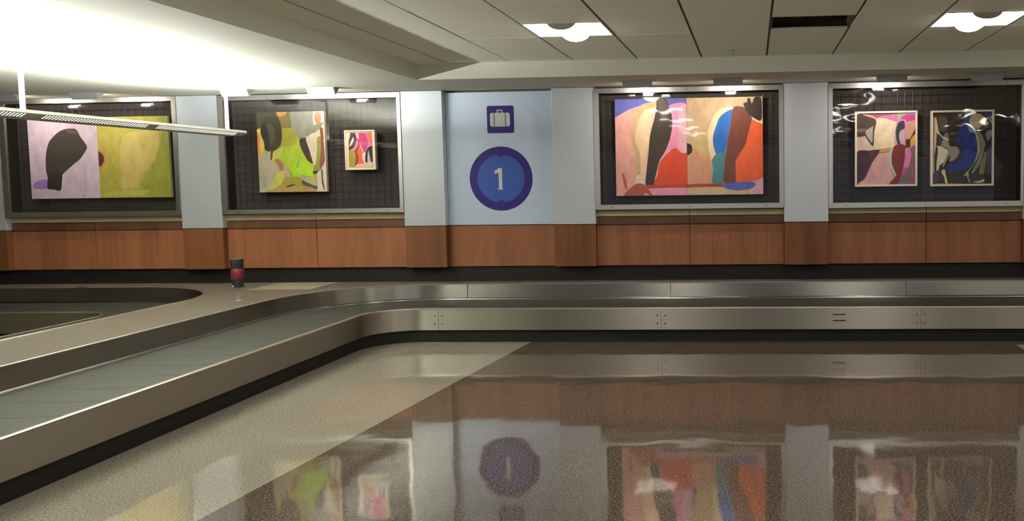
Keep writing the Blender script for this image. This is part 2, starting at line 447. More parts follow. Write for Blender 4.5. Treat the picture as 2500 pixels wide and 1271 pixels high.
for o, i, gm, lab in CASES:
    xc = (o[0] + o[1]) / 2
    t = thing('display_case', (xc, D, o[2]), lab, 'display case', 'glazed display cases on the back wall')
    b = MB(); bar_frame(b, o, i, D - .008, D + .02); b.build('frame', M['alu'], t, weld=False)
    b = MB()
    # dark box behind the frame: four sides
    e = .012; y0, y1 = D + .021, 9.69
    b.box(i[0] - e, i[0], y0, y1, i[2] - e, i[3] + e); b.box(i[1], i[1] + e, y0, y1, i[2] - e, i[3] + e)
    b.box(i[0], i[1], y0, y1, i[2] - e, i[2]); b.box(i[0], i[1], y0, y1, i[3], i[3] + e)
    b.build('case_side', M['black'], t, weld=False)
    b = MB(); b.box(i[0], i[1], 9.672, 9.688, i[2], i[3]); b.build('back_panel', M['backp'], t)
    b = MB(); sp = .0762; r = .0027
    nx = int((i[1] - i[0] - .10) / sp); nz = int((i[3] - i[2] - .06) / sp)
    gx0 = (i[0] + i[1]) / 2 - nx * sp / 2; gz1 = i[3] - .035
    for a in range(nx + 1):
        x = gx0 + a * sp; b.cyl((x, 9.628, gz1 - nz * sp - .02), (x, 9.628, gz1), r, n=6)
    for a in range(nz + 1):
        z = gz1 - .035 - a * sp
        if z > i[2] + .01: b.cyl((gx0 - .02, 9.634, z), (gx0 + nx * sp + .02, 9.634, z), r, n=6)
    b.build('wire_grid', M['wire'], t, weld=False)
    b = MB(); b.face([(i[0], D + .010, i[2]), (i[1], D + .010, i[2]), (i[1], D + .010, i[3]), (i[0], D + .010, i[3])])
    b.build('acrylic_pane', M[gm], t)
    for f in (.09, .5, .91):
        for z in ((o[3] + i[3]) / 2, (o[2] + i[2]) / 2):
            x = o[0] + (o[1] - o[0]) * f
            b = MB(); b.cyl((x, D - .0105, z), (x, D - .008, z), .0065, n=12); b.build('screw', M['screw'], t)

# ------------------------------------------------------------------ paintings
def smooth_poly(P, sub=4):
    n = len(P); out = []
    for i in range(n):
        p0, p1, p2, p3 = P[i - 1], P[i], P[(i + 1) % n], P[(i + 2) % n]
        for k in range(sub):
            t = k / sub; t2 = t * t; t3 = t2 * t
            out.append(tuple(.5 * ((2 * p1[j]) + (-p0[j] + p2[j]) * t * .7 + ((2 - 0) * 0) + 0) if False else
                       (2 * t3 - 3 * t2 + 1) * p1[j] + (t3 - 2 * t2 + t) * (p2[j] - p0[j]) * .38 + (-2 * t3 + 3 * t2) * p2[j] + (t3 - t2) * (p3[j] - p1[j]) * .38
                       for j in (0, 1)))
    return out
def clip(P, x0, x1, z0, z1):
    for ax, lim, sg in ((0, x0, 1), (0, x1, -1), (1, z0, 1), (1, z1, -1)):
        out = []
        for i in range(len(P)):
            a, c = P[i - 1], P[i]
            ia = (a[ax] - lim) * sg >= 0; ic = (c[ax] - lim) * sg >= 0
            if ia != ic:
                t = (lim - a[ax]) / (c[ax] - a[ax]); out.append((a[0] + (c[0] - a[0]) * t, a[1] + (c[1] - a[1]) * t))
            if ic: out.append(c)
        P = out
        if len(P) < 3: return []
    return P
def inv_bilinear(p, q):
    """p in quad q (TL, TR, BR, BL) -> u right, v down, by Newton steps"""
    u = v = .5
    for _ in range(12):
        x = [(1 - u) * (1 - v) * q[0][j] + u * (1 - v) * q[1][j] + u * v * q[2][j] + (1 - u) * v * q[3][j] for j in (0, 1)]
        du = [(1 - v) * (q[1][j] - q[0][j]) + v * (q[2][j] - q[3][j]) for j in (0, 1)]
        dv = [(1 - u) * (q[3][j] - q[0][j]) + u * (q[2][j] - q[1][j]) for j in (0, 1)]
        e = [p[0] - x[0], p[1] - x[1]]
        det = du[0] * dv[1] - du[1] * dv[0]
        u += (e[0] * dv[1] - e[1] * dv[0]) / det; v += (du[0] * e[1] - du[1] * e[0]) / det
    return u, v
def canvas(parent, name, rect, yf, depth, quad, bg, shapes, label=None):
    """a stretched canvas: slab plus paint laid on in thin coats. shapes are drawn in the sketch coordinates of quad"""
    x0, x1, z0, z1 = rect
    mats = [M['canvas_edge'], paint(bg)]; b = MB()
    b.box(x0, x1, yf + .0005, yf + depth, z0, z1, 0)
    b.face([(x0, yf, z0), (x1, yf, z0), (x1, yf, z1), (x0, yf, z1)], 1)
    for k, (col, P) in enumerate(shapes):
        m = paint(col)
        if m not in mats: mats.append(m)
        W = []
        for p in smooth_poly(P):
            u, v = inv_bilinear(p, quad); W.append((x0 + u * (x1 - x0), z1 - v * (z1 - z0)))
        W = clip(W, x0, x1, z0, z1)
        if len(W) < 3: continue
        y = yf - .00025 * (k + 1)
        for t3 in geometry.tessellate_polygon([[Vector((p[0], p[1], 0)) for p in W]]):
            b.face([(W[i][0], y, W[i][1]) for i in t3], mats.index(m))
    kw = {'label': label} if label else {}
    return b.build(name, mats, parent, weld=False, **kw)
def oval(cx, cy, rx, ry, n=10):
    return [(cx + rx * math.cos(2 * math.pi * i / n), cy + ry * math.sin(2 * math.pi * i / n)) for i in range(n)]

# 1: lavender and green diptych
t = thing('painting', (-7.05, 9.59, 1.403), 'wide unframed painting, lavender left half with black shape, olive green right half', 'painting')
K = (65, 58, 52)
canvas(t, 'canvas', (-7.850, -7.063, 1.403, 2.273), 9.585, .035, [(236, 308), (832, 300), (868, 999), (253, 1008)], (204, 186, 204), [
    ((192, 172, 204), [(272, 640), (300, 622), (350, 605), (320, 640), (302, 665), (298, 720), (288, 690), (290, 655)]),
    ((196, 178, 196), [(720, 700), (745, 700), (740, 980), (715, 990)]),
    ((160, 126, 196), [(270, 890), (290, 862), (340, 842), (395, 840), (395, 915), (330, 922), (275, 915)]),
    (K, [(405, 560), (430, 500), (500, 430), (570, 400), (645, 398), (672, 420), (690, 460), (720, 500), (750, 545), (748, 575), (720, 620), (690, 660), (610, 725), (530, 800), (527, 850), (512, 935), (450, 925), (395, 915), (400, 820), (388, 760), (388, 650)]),
    ((50, 45, 42), [(398, 780), (450, 790), (528, 800), (525, 850), (512, 933), (450, 923), (396, 913), (400, 830)]),
    ((92, 84, 76), [(570, 410), (640, 408), (670, 450), (640, 440), (590, 430)]),
], 'lavender half with black shape')
canvas(t, 'canvas', (-7.061, -6.258, 1.403, 2.273), 9.585, .035, [(836, 300), (1425, 287), (1440, 988), (872, 999)], (168, 162, 70), [
    ((176, 164, 78), [(838, 300), (1000, 300), (1030, 480), (1010, 640), (900, 760), (850, 760)]),
    ((150, 150, 60), [(1290, 720), (1350, 560), (1370, 420), (1340, 290), (1440, 280), (1440, 990), (1240, 960), (1200, 850)]),
    ((190, 132, 66), [(850, 585), (890, 600), (915, 640), (912, 690), (890, 728), (858, 738)]),
    ((74, 50, 46), [(848, 600), (880, 612), (897, 640), (898, 680), (880, 712), (855, 722)]),
    ((190, 174, 104), [(1060, 470), (1120, 430), (1330, 415), (1352, 480), (1345, 560), (1310, 650), (1270, 730), (1215, 775), (1190, 800), (1180, 900), (1130, 912), (1045, 920), (1040, 800), (1030, 700), (1030, 600), (1040, 520)]),
    ((184, 168, 98), [(1180, 440), (1330, 425), (1345, 500), (1300, 640), (1240, 620), (1190, 540)]),
    ((176, 178, 86), [(910, 960), (1000, 940), (1250, 925), (1240, 960), (1150, 985), (900, 990)]),
], 'olive green half with pale shape')

# 2: lime green abstract
t = thing('painting', (-4.89, 9.59, 1.44), 'unframed abstract painting in lime green, grey and black', 'painting')
canvas(t, 'canvas', (-5.263, -4.522, 1.440, 2.289), 9.575, .045, [(95, 98), (1003, 85), (1018, 1168), (108, 1190)], (188, 178, 66), [
    ((76, 76, 50), [(90, 90), (380, 92), (400, 160), (420, 260), (430, 320), (330, 360), (150, 300), (90, 340)]),
    ((140, 122, 70), [(385, 140), (440, 150), (500, 110), (560, 100), (556, 318), (430, 325), (415, 240)]),
    ((126, 120, 52), [(470, 130), (500, 88), (570, 88), (560, 320), (520, 318), (540, 200)]),
    ((218, 142, 92), [(370, 85), (500, 85), (490, 125), (440, 152), (385, 150)]),
    ((152, 150, 140), [(565, 85), (865, 85), (868, 280), (760, 330), (760, 380), (740, 450), (660, 450), (610, 380), (570, 320), (555, 250)]),
    ((226, 208, 188), [(862, 85), (1025, 80), (1030, 1180), (895, 1180), (890, 900), (840, 890), (830, 790), (760, 480), (860, 390)]),
    ((202, 132, 98), oval(920, 175, 47, 82)),
    ((142, 142, 118), [(755, 330), (860, 275), (985, 230), (980, 270), (905, 350), (800, 420), (755, 400)]),
    ((176, 198, 62), [(640, 450), (670, 470), (680, 600), (730, 700), (840, 800), (840, 900), (820, 965), (650, 940), (600, 990), (540, 930), (430, 800), (380, 680), (400, 600), (430, 550), (560, 520)]),
    ((172, 164, 66), [(425, 325), (560, 318), (640, 430), (600, 540), (430, 560), (420, 480)]),
    ((172, 214, 46), [(640, 760), (800, 780), (840, 860), (825, 965), (700, 950), (600, 985), (545, 930), (560, 800)]),
    ((154, 170, 88), [(640, 740), (665, 770), (630, 860), (610, 840)]),
    ((70, 52, 46), [(670, 460), (750, 448), (770, 500), (800, 620), (842, 790), (770, 750), (700, 620), (670, 540)]),
    ((132, 86, 66), [(940, 310), (985, 315), (990, 500), (1000, 750), (940, 860), (925, 870), (945, 600), (950, 400)]),
    ((228, 208, 192), [(755, 460), (830, 390), (900, 375), (945, 395), (905, 440), (900, 600), (870, 810), (845, 800), (800, 620)]),
    ((152, 152, 66), [(905, 445), (945, 430), (940, 600), (920, 880), (850, 885), (850, 810), (875, 800), (900, 600)]),
    ((236, 202, 114), [(95, 340), (145, 350), (165, 430), (190, 500), (180, 620), (130, 690), (98, 690)]),
    ((226, 152, 78), [(90, 380), (125, 400), (130, 560), (140, 680), (95, 690)]),
    ((64, 62, 46), [(215, 160), (330, 140), (400, 200), (430, 320), (430, 460), (400, 560), (320, 620), (250, 620), (200, 600), (185, 500), (150, 400), (150, 300), (175, 240)]),
    ((86, 86, 62), [(240, 250), (300, 260), (338, 350), (330, 450), (290, 540), (265, 560), (255, 450), (232, 350)]),
    ((50, 46, 40), [(175, 250), (215, 240), (240, 330), (260, 470), (272, 620), (200, 605), (190, 500), (155, 400), (150, 310)]),
    ((206, 204, 112), [(400, 580), (440, 600), (400, 680), (380, 740), (290, 745), (310, 640)]),
    ((188, 178, 156), [(90, 700), (160, 660), (215, 645), (275, 640), (268, 735), (300, 770), (380, 830), (385, 890), (300, 1000), (240, 1200), (90, 1200)]),
    ((168, 162, 146), [(90, 980), (180, 960), (240, 1010), (190, 1130), (90, 1120)]),
    ((96, 62, 48), [(278, 620), (305, 625), (295, 700), (285, 745), (268, 735)]),
    ((166, 116, 96), [(320, 740), (380, 735), (420, 775), (445, 830), (440, 900), (385, 900), (380, 840)]),
    ((196, 166, 138), [(445, 820), (500, 870), (545, 975), (450, 985), (440, 900)]),
    ((166, 150, 66), [(430, 985), (695, 985), (690, 1100), (600, 1115), (430, 1085)]),
    ((182, 150, 98), [(330, 1110), (430, 1080), (600, 1110), (700, 1090), (890, 1140), (895, 1190), (245, 1200), (255, 1150)]),
    ((202, 200, 104), [(385, 900), (440, 895), (445, 1000), (400, 1070), (330, 1120), (250, 1160), (270, 1060), (320, 970)]),
    ((182, 180, 156), [(650, 940), (800, 980), (870, 1020), (890, 1090), (760, 1060), (690, 1000)]),
    ((88, 76, 54), [(690, 1020), (760, 1050), (850, 1090), (890, 1100), (880, 1140), (800, 1110), (700, 1080)]),
    ((88, 72, 50), [(470, 1105), (560, 1072), (600, 1080), (500, 1115)]),
    ((60, 50, 42), [(840, 895), (930, 888), (920, 910), (850, 922)]),
    ((228, 216, 206), [(895, 920), (955, 880), (970, 1040), (985, 1150), (1025, 1190), (895, 1190), (895, 1090)]),
    ((62, 52, 48), [(950, 870), (966, 880), (967, 1000), (987, 1130), (982, 1150), (957, 1060), (952, 950)]),
])

def framed(t, outer, w, yf, yb, mat='frame_w'):
    x0, x1, z0, z1 = outer
    b = MB(); bar_frame(b, outer, (x0 + w, x1 - w, z0 + w, z1 - w), yf, yb); b.build('frame', M[mat], t, weld=False)

# 3: small pink and orange one with a cream mat
t = thing('painting', (-4.14, 9.59, 1.665), 'small cream framed painting with pink, orange and black shapes', 'painting')
framed(t, (-4.306, -3.976, 1.665, 2.082), .014, 9.562, 9.622)
b = MB(); b.box(-4.292, -3.990, 9.574, 9.600, 1.679, 2.068); b.build('mat_board', M['mat_cream'], t)
canvas(t, 'picture', (-4.268, -4.010, 1.694, 2.056), 9.572, .0015, [(190, 195), (820, 192), (830, 1100), (205, 1095)], (224, 110, 72), [
    ((216, 202, 170), [(180, 180), (280, 190), (240, 290), (180, 420)]),
    ((236, 192, 206), [(370, 180), (480, 180), (490, 300), (490, 380), (420, 330), (395, 250)]),
    ((152, 72, 92), [(410, 340), (470, 370), (490, 440), (480, 560), (430, 640), (380, 660), (440, 540), (450, 440)]),
    ((232, 144, 182), [(410, 360), (445, 430), (430, 540), (380, 620), (320, 665), (195, 660), (300, 620), (380, 520)]),
    ((76, 60, 70), [(265, 185), (365, 185), (395, 260), (410, 360), (395, 480), (340, 580), (270, 630), (200, 640), (205, 560), (210, 420), (240, 310)]),
    ((216, 206, 216), [(320, 320), (345, 350), (330, 420), (270, 520), (230, 560), (225, 540), (270, 420)]),
    ((236, 112, 152), [(430, 180), (640, 180), (740, 300), (790, 500), (700, 560), (700, 400), (600, 250), (480, 230)]),
    ((200, 62, 132), [(480, 215), (620, 215), (690, 340), (715, 480), (640, 690), (590, 690), (560, 560), (500, 460), (480, 340)]),
    ((240, 160, 170), [(500, 470), (520, 520), (580, 640), (605, 720), (570, 700), (510, 580)]),
    ((160, 146, 64), [(190, 670), (340, 670), (375, 760), (380, 880), (350, 1110), (190, 1110)]),
    ((192, 178, 104), [(300, 700), (350, 720), (345, 860), (320, 840), (325, 760)]),
    ((160, 70, 52), [(350, 660), (440, 620), (430, 700), (460, 860), (430, 1000), (370, 1100), (350, 1060), (385, 900), (380, 760)]),
    ((236, 216, 192), [(570, 740), (640, 720), (640, 860), (650, 980), (680, 1010), (620, 1030), (580, 940), (560, 830)]),
    ((242, 156, 176), [(640, 700), (690, 590), (760, 540), (825, 520), (825, 560), (750, 570), (690, 640), (650, 720)]),
    ((60, 48, 60), [(640, 980), (638, 780), (680, 640), (740, 570), (800, 548), (840, 570), (840, 975), (770, 978), (760, 850), (720, 680), (700, 860), (700, 975)]),
    ((206, 196, 202), [(700, 975), (695, 860), (722, 670), (755, 830), (775, 975)]),
    ((240, 192, 162), [(350, 1110), (420, 1025), (560, 1010), (650, 1050), (650, 1115)]),
    ((226, 206, 168), [(640, 1010), (700, 970), (840, 972), (840, 1115), (620, 1115)]),
])

# 4: large pink, blue and orange diptych
t = thing('painting', (-.656, 9.59, 1.352), 'largest painting, two joined canvases in pink, tan, orange and blue', 'painting')
canvas(t, 'canvas', (-1.420, -.677, 1.352, 2.349), 9.585, .035, [(213, 143), (835, 139), (837, 973), (222, 978)], (226, 166, 156), [
    ((92, 98, 178), [(200, 130), (850, 125), (850, 195), (700, 202), (480, 190), (330, 235), (200, 295)]),
    ((232, 196, 162), [(575, 210), (480, 235), (430, 300), (392, 430), (390, 520), (432, 620), (432, 800), (400, 870), (475, 885), (490, 640), (520, 450), (560, 300), (578, 240)]),
    ((196, 166, 122), [(580, 165), (480, 180), (430, 210), (390, 280), (355, 420), (350, 500), (370, 570), (390, 620), (390, 795), (430, 795), (432, 620), (410, 560), (388, 500), (392, 430), (430, 300), (470, 240), (575, 205)]),
    ((232, 208, 188), [(400, 800), (480, 790), (478, 890), (440, 880), (380, 880)]),
    ((226, 142, 180), [(680, 205), (850, 203), (850, 640), (790, 600), (740, 560), (650, 620), (600, 680), (690, 480), (710, 340)]),
    ((220, 172, 186), [(765, 225), (850, 215), (850, 632), (800, 612), (765, 560), (755, 480), (770, 380)]),
    ((232, 170, 170), [(520, 890), (560, 800), (600, 660), (700, 580), (640, 680), (600, 780), (570, 890)]),
    ((216, 76, 44), [(740, 565), (790, 610), (850, 630), (850, 890), (550, 890), (580, 800), (600, 690), (680, 600)]),
    ((62, 54, 48), [(578, 125), (650, 125), (680, 200), (708, 280), (712, 380), (690, 490), (650, 590), (600, 670), (580, 740), (560, 820), (540, 888), (475, 888), (490, 720), (505, 600), (520, 450), (560, 300), (578, 200)]),
    ((92, 82, 74), [(590, 150), (650, 150), (685, 250), (660, 310), (630, 320), (605, 260)]),
    ((182, 72, 52), [(480, 885), (850, 880), (850, 912), (500, 915)]),
    ((226, 146, 182), [(500, 915), (850, 912), (850, 985), (560, 985), (520, 940)]),
    ((166, 86, 66), [(290, 985), (330, 920), (400, 872), (450, 872), (485, 900), (540, 985), (500, 965), (470, 950), (450, 985)]),
    ((206, 72, 78), [(272, 783), (287, 785), (305, 840), (314, 912), (300, 912), (285, 850)]),
], 'pink half with black shape')
canvas(t, 'canvas', (-.675, .107, 1.352, 2.349), 9.585, .035, [(837, 139), (1488, 125), (1497, 970), (838, 973)], (196, 168, 134), [
    ((206, 152, 122), [(825, 640), (890, 580), (940, 600), (1020, 650), (1045, 690), (1055, 880), (825, 885)]),
    ((192, 172, 114), [(880, 560), (930, 490), (1010, 500), (1020, 640), (960, 610), (900, 575)]),
    ((226, 206, 172), [(1050, 672), (1022, 560), (1020, 430), (1060, 310), (1110, 245), (1180, 212), (1250, 215), (1245, 260), (1190, 480), (1150, 600), (1080, 640), (1070, 665)]),
    ((46, 108, 190), [(1232, 240), (1180, 255), (1125, 300), (1085, 390), (1062, 480), (1070, 560), (1092, 620), (1165, 605), (1190, 480), (1212, 360)]),
    ((76, 132, 136), [(1092, 620), (1172, 605), (1165, 750), (1155, 872), (1055, 868), (1062, 760), (1052, 672)]),
    ((226, 98, 54), [(1390, 310), (1510, 360), (1510, 830), (1430, 850), (1250, 868), (1256, 680), (1320, 560), (1365, 430)]),
    ((232, 196, 162), [(1390, 315), (1510, 370), (1510, 335), (1400, 285)]),
    ((114, 64, 50), [(1240, 218), (1320, 215), (1360, 250), (1398, 310), (1370, 420), (1340, 540), (1260, 680), (1255, 872), (1155, 868), (1165, 700), (1185, 520), (1215, 350)]),
    ((52, 43, 40), [(1325, 185), (1355, 175), (1360, 142), (1380, 142), (1398, 185), (1420, 132), (1470, 132), (1482, 200), (1482, 300), (1465, 335), (1400, 300), (1350, 250)]),
    ((166, 68, 48), [(825, 880), (1155, 878), (1155, 906), (825, 912)]),
    ((200, 176, 142), [(825, 912), (1150, 906), (1250, 940), (1380, 930), (1400, 985), (825, 985)]),
    ((216, 168, 186), [(1380, 930), (1440, 850), (1510, 833), (1510, 985), (1390, 985)]),
    ((88, 100, 184), [(1150, 880), (1250, 865), (1400, 862), (1432, 885), (1400, 915), (1300, 932), (1200, 925), (1150, 905)]),
    ((52, 40, 42), [(820, 530), (865, 533), (882, 560), (880, 595), (860, 620), (820, 626)]),
], 'tan half with blue, brown and orange')

# 5: white framed pink and maroon
t = thing('painting', (1.356, 9.59, 1.415), 'white framed painting in pink, cream and maroon, left of the framed pair', 'painting')
framed(t, (1.042, 1.668, 1.415, 2.176), .019, 9.565, 9.622)
canvas(t, 'canvas', (1.061, 1.649, 1.434, 2.157), 9.585, .03, [(72, 130), (908, 122), (920, 1140), (85, 1148)], (214, 164, 166), [
    ((226, 206, 178), [(330, 190), (640, 240), (650, 500), (610, 615), (320, 648), (60, 690), (60, 460), (300, 450), (340, 260)]),
    ((206, 182, 168), [(60, 460), (200, 460), (300, 590), (335, 600), (325, 648), (60, 685)]),
    ((164, 82, 102), [(60, 115), (672, 110), (668, 150), (350, 200), (200, 160), (60, 150)]),
    ((226, 166, 156), [(100, 135), (250, 150), (345, 190), (330, 205), (180, 160)]),
    ((76, 62, 54), [(60, 130), (200, 165), (330, 205), (350, 250), (310, 310), (210, 370), (200, 440), (160, 458), (60, 440)]),
    ((122, 112, 102), [(60, 350), (200, 345), (210, 380), (60, 395)]),
    ((192, 122, 162), [(350, 190), (500, 160), (665, 140), (650, 248), (500, 205)]),
    ((72, 46, 46), [(330, 270), (355, 255), (325, 400), (312, 598), (200, 455), (212, 430), (290, 540), (300, 380)]),
    ((168, 168, 162), [(300, 320), (305, 500), (290, 545), (210, 430), (230, 370)]),
    ((176, 170, 166), [(672, 105), (925, 105), (925, 170), (780, 150), (700, 210), (660, 235)]),
    ((206, 70, 150), [(705, 205), (740, 170), (800, 148), (880, 148), (925, 165), (925, 235), (800, 255), (775, 230), (750, 215)]),
    ((206, 162, 142), [(785, 258), (925, 232), (925, 330), (870, 440), (830, 505), (770, 505), (775, 330)]),
    ((216, 166, 76), [(925, 390), (930, 625), (835, 615), (845, 510), (880, 450)]),
    ((80, 42, 38), [(925, 320), (925, 400), (860, 480), (842, 520), (838, 622), (765, 626), (765, 505), (830, 500), (870, 430)]),
    ((186, 172, 172), [(640, 240), (700, 215), (770, 260), (768, 580), (640, 600), (610, 500), (630, 350)]),
    ((226, 122, 186), [(650, 235), (755, 212), (777, 270), (777, 570), (758, 565), (760, 300), (742, 240), (660, 262)]),
    ((60, 58, 70), [(660, 280), (700, 245), (750, 245), (760, 340), (700, 380), (680, 440), (690, 520), (705, 565), (660, 562), (640, 480), (632, 380)]),
    ((192, 152, 78), [(390, 645), (570, 620), (560, 668), (400, 688)]),
    ((66, 40, 54), [(70, 690), (260, 660), (395, 645), (398, 685), (300, 830), (200, 1050), (120, 1110), (60, 1160)]),
    ((82, 46, 46), [(270, 672), (395, 650), (390, 690), (300, 820), (270, 780)]),
    ((178, 188, 168), [(575, 615), (612, 620), (580, 700), (585, 850), (655, 1020), (640, 1035), (570, 930), (535, 780), (545, 680)]),
    ((122, 44, 42), [(615, 600), (680, 565), (755, 580), (774, 640), (770, 760), (740, 920), (715, 1040), (650, 1165), (530, 1165), (620, 1050), (650, 1010), (590, 860), (580, 740), (600, 640)]),
    ((150, 78, 112), [(870, 615), (930, 615), (930, 1160), (760, 1160), (870, 1050), (890, 900), (905, 740)]),
    ((220, 122, 182), [(775, 630), (850, 628), (862, 720), (840, 840), (790, 930), (725, 1035), (750, 880), (770, 740)]),
    ((190, 82, 142), [(750, 920), (800, 900), (830, 940), (780, 1010), (730, 1040)]),
    ((116, 106, 108), [(840, 628), (882, 628), (905, 740), (880, 900), (860, 1050), (780, 1160), (650, 1160), (720, 1060), (800, 960), (850, 830), (862, 720)]),
])

# 6: white framed blue and dark
t = thing('painting', (2.118, 9.59, 1.41), 'white framed painting with a large blue shape on dark brown, rightmost', 'painting')
framed(t, (1.804, 2.430, 1.409, 2.171), .019, 9.565, 9.622)
canvas(t, 'canvas', (1.823, 2.411, 1.428, 2.152), 9.585, .03, [(103, 122), (945, 105), (970, 1138), (125, 1145)], (50, 42, 32), [
    ((94, 82, 72), [(195, 185), (305, 190), (312, 370), (210, 385), (190, 300)]),
    ((86, 58, 52), [(95, 180), (190, 175), (205, 380), (180, 560), (160, 850), (120, 900), (100, 500)]),
    ((76, 66, 92), [(195, 480), (240, 500), (240, 600), (200, 590)]),
    ((132, 130, 120), [(280, 430), (320, 400), (338, 500), (270, 480)]),
    ((226, 196, 168), [(112, 205), (150, 195), (168, 260), (165, 420), (160, 600), (132, 765), (115, 740), (112, 400)]),
    ((216, 206, 174), [(150, 200), (175, 290), (195, 385), (240, 450), (310, 485), (338, 495), (335, 528), (270, 502), (215, 442), (170, 410), (160, 300)]),
    ((152, 150, 132), [(235, 605), (245, 540), (270, 500), (335, 525), (360, 600), (420, 597), (480, 620), (498, 670), (480, 740), (430, 795), (345, 828), (370, 750), (350, 730), (345, 650), (260, 600)]),
    ((76, 34, 34), [(455, 575), (520, 620), (532, 700), (500, 775), (430, 832), (345, 858), (345, 828), (430, 798), (490, 740), (499, 670), (470, 610)]),
    ((32, 52, 134), [(600, 240), (540, 260), (485, 360), (480, 420), (458, 520), (470, 570), (522, 610), (544, 690), (512, 772), (420, 845), (340, 870), (330, 900), (370, 950), (500, 945), (640, 920), (720, 820), (762, 680), (750, 540), (700, 380), (640, 290)]),
    ((50, 60, 106), [(560, 200), (610, 120), (645, 165), (625, 240), (555, 242)]),
    ((46, 62, 118), [(800, 95), (960, 95), (960, 180), (880, 195)]),
    ((226, 212, 184), [(170, 595), (240, 605), (340, 660), (330, 720), (290, 820), (225, 870), (205, 940), (178, 945), (175, 860), (190, 700), (190, 630)]),
    ((152, 152, 138), [(340, 660), (372, 640), (350, 740), (310, 830), (275, 900), (262, 860), (300, 780)]),
    ((42, 36, 32), [(355, 730), (370, 750), (340, 850), (290, 930), (250, 940), (280, 890), (330, 810)]),
    ((192, 182, 138), [(625, 230), (660, 160), (740, 132), (800, 150), (860, 210), (912, 285), (810, 310), (760, 352), (700, 342), (640, 290)]),
    ((202, 182, 152), oval(712, 240, 74, 90)),
    ((132, 132, 112), [(730, 400), (790, 390), (830, 480), (870, 570), (850, 660), (800, 850), (710, 980), (680, 975), (760, 800), (785, 660), (770, 520)]),
    ((182, 186, 152), [(640, 290), (700, 342), (730, 400), (770, 520), (782, 660), (750, 780), (700, 870), (640, 960), (620, 1000), (580, 1030), (575, 1010), (640, 940), (710, 840), (752, 700), (750, 560), (710, 410)]),
    ((202, 196, 168), [(610, 1000), (640, 990), (668, 1110), (650, 1115)]),
    ((172, 166, 168), [(885, 175), (960, 240), (960, 300), (915, 240)]),
    ((132, 126, 132), [(870, 390), (960, 368), (960, 450), (890, 525)]),
    ((42, 34, 32), [(775, 380), (820, 320), (960, 285), (960, 345), (862, 370), (872, 480), (890, 550), (960, 440), (965, 540), (890, 650), (885, 692), (845, 690), (845, 640), (870, 570), (830, 470)]),
    ((76, 66, 86), [(880, 690), (970, 600), (975, 980), (870, 1012)]),
    ((126, 126, 88), [(850, 700), (882, 700), (858, 1000), (790, 1000), (805, 850), (845, 740)]),
    ((46, 52, 32), [(345, 950), (422, 960), (412, 1125), (360, 1090), (335, 960)]),
    ((46, 50, 32), [(650, 990), (980, 1030), (985, 1140), (690, 1135)]),
    ((70, 70, 98), [(115, 985), (200, 960), (212, 1100), (120, 1115)]),
    ((76, 40, 36), [(200, 950), (260, 960), (312, 1115), (220, 1090)]),
    ((228, 206, 152), [(250, 950), (295, 930), (312, 1010), (340, 1110), (342, 1160), (315, 1160), (290, 1040), (255, 990)]),
    ((142, 126, 98), [(115, 1135), (330, 1130), (420, 1132), (560, 1140), (560, 1160), (115, 1160)]),
    ((206, 194, 168), [(700, 1110), (800, 1095), (860, 1070), (862, 1110), (780, 1127)]),
    ((216, 202, 178), [(118, 770), (138, 770), (144, 970), (125, 970)]),
])

# ------------------------------------------------------------------ display lights on the soffit
def warm(name, energy, parent, loc, rot, sx, sy, col=(1, .88, .75)):
    L = bpy.data.lights.new(name, 'AREA'); L.shape = 'RECTANGLE'; L.size = sx; L.size_y = sy; L.energy = energy; L.color = col
    o = bpy.data.objects.new(name, L); C.objects.link(o); o.parent = parent; o.location = loc; o.rotation_euler = rot
    return o
def display_light():
    t = thing('display_light', (0, 9.02, SOF), '', 'light fixture', 'display lights on the soffit above the cases')
    y0 = 9.02
    b = MB(); b.box(-.165, .165, y0 - .06, y0 + .10, SOF - .004, SOF, bev=.0015); b.build('mounting_plate', M['fix'], t)
    b = MB()
    P = [(y0 - .050, SOF - .004), (y0 - .044, SOF - .004), (y0 - .010, SOF - .058), (y0 + .030, SOF - .058), (y0 + .030, SOF - .063), (y0 - .018, SOF - .063)]
    A = [(-.135, y, z) for y, z in P]; B = [(.135, y, z) for y, z in P]
    for i in range(len(P)):
        j = (i + 1) % len(P); b.face([A[i], A[j], B[j], B[i]])
    b.face(A[::-1]); b.face(B)
    b.box(-.135, .135, y0 - .0215, y0 - .0135, SOF - .0695, SOF - .0615)
    b.build('shade', M['fix'], t)
    for sx in (-1, 1):
        b = MB()
        P = [(y0 - .055, SOF - .004), (y0 + .075, SOF - .004), (y0 + .008, SOF - .066), (y0 - .012, SOF - .066)]
        x0, x1 = sx * .135, sx * .141
        b.face([(x0, y, z) for y, z in P]); b.face([(x1, y, z) for y, z in P][::-1])
        for i in range(4):
            j = (i + 1) % 4; b.face([(x0, *P[i]), (x0, *P[j]), (x1, *P[j]), (x1, *P[i])])
        b.build('bracket', M['fix'], t)
    b = MB(); b.cyl((-.06, y0 + .012, SOF - .034), (.06, y0 + .012, SOF - .034), .006, n=10)
    b.build('lamp', M['em_pic'], t)
    warm('display_lamp_glow', LAMP_W, t, (0, .050, -.052), (math.radians(42), 0, 0), .10, .02)
    return t
LAMP_W = 4.2
dl = display_light()
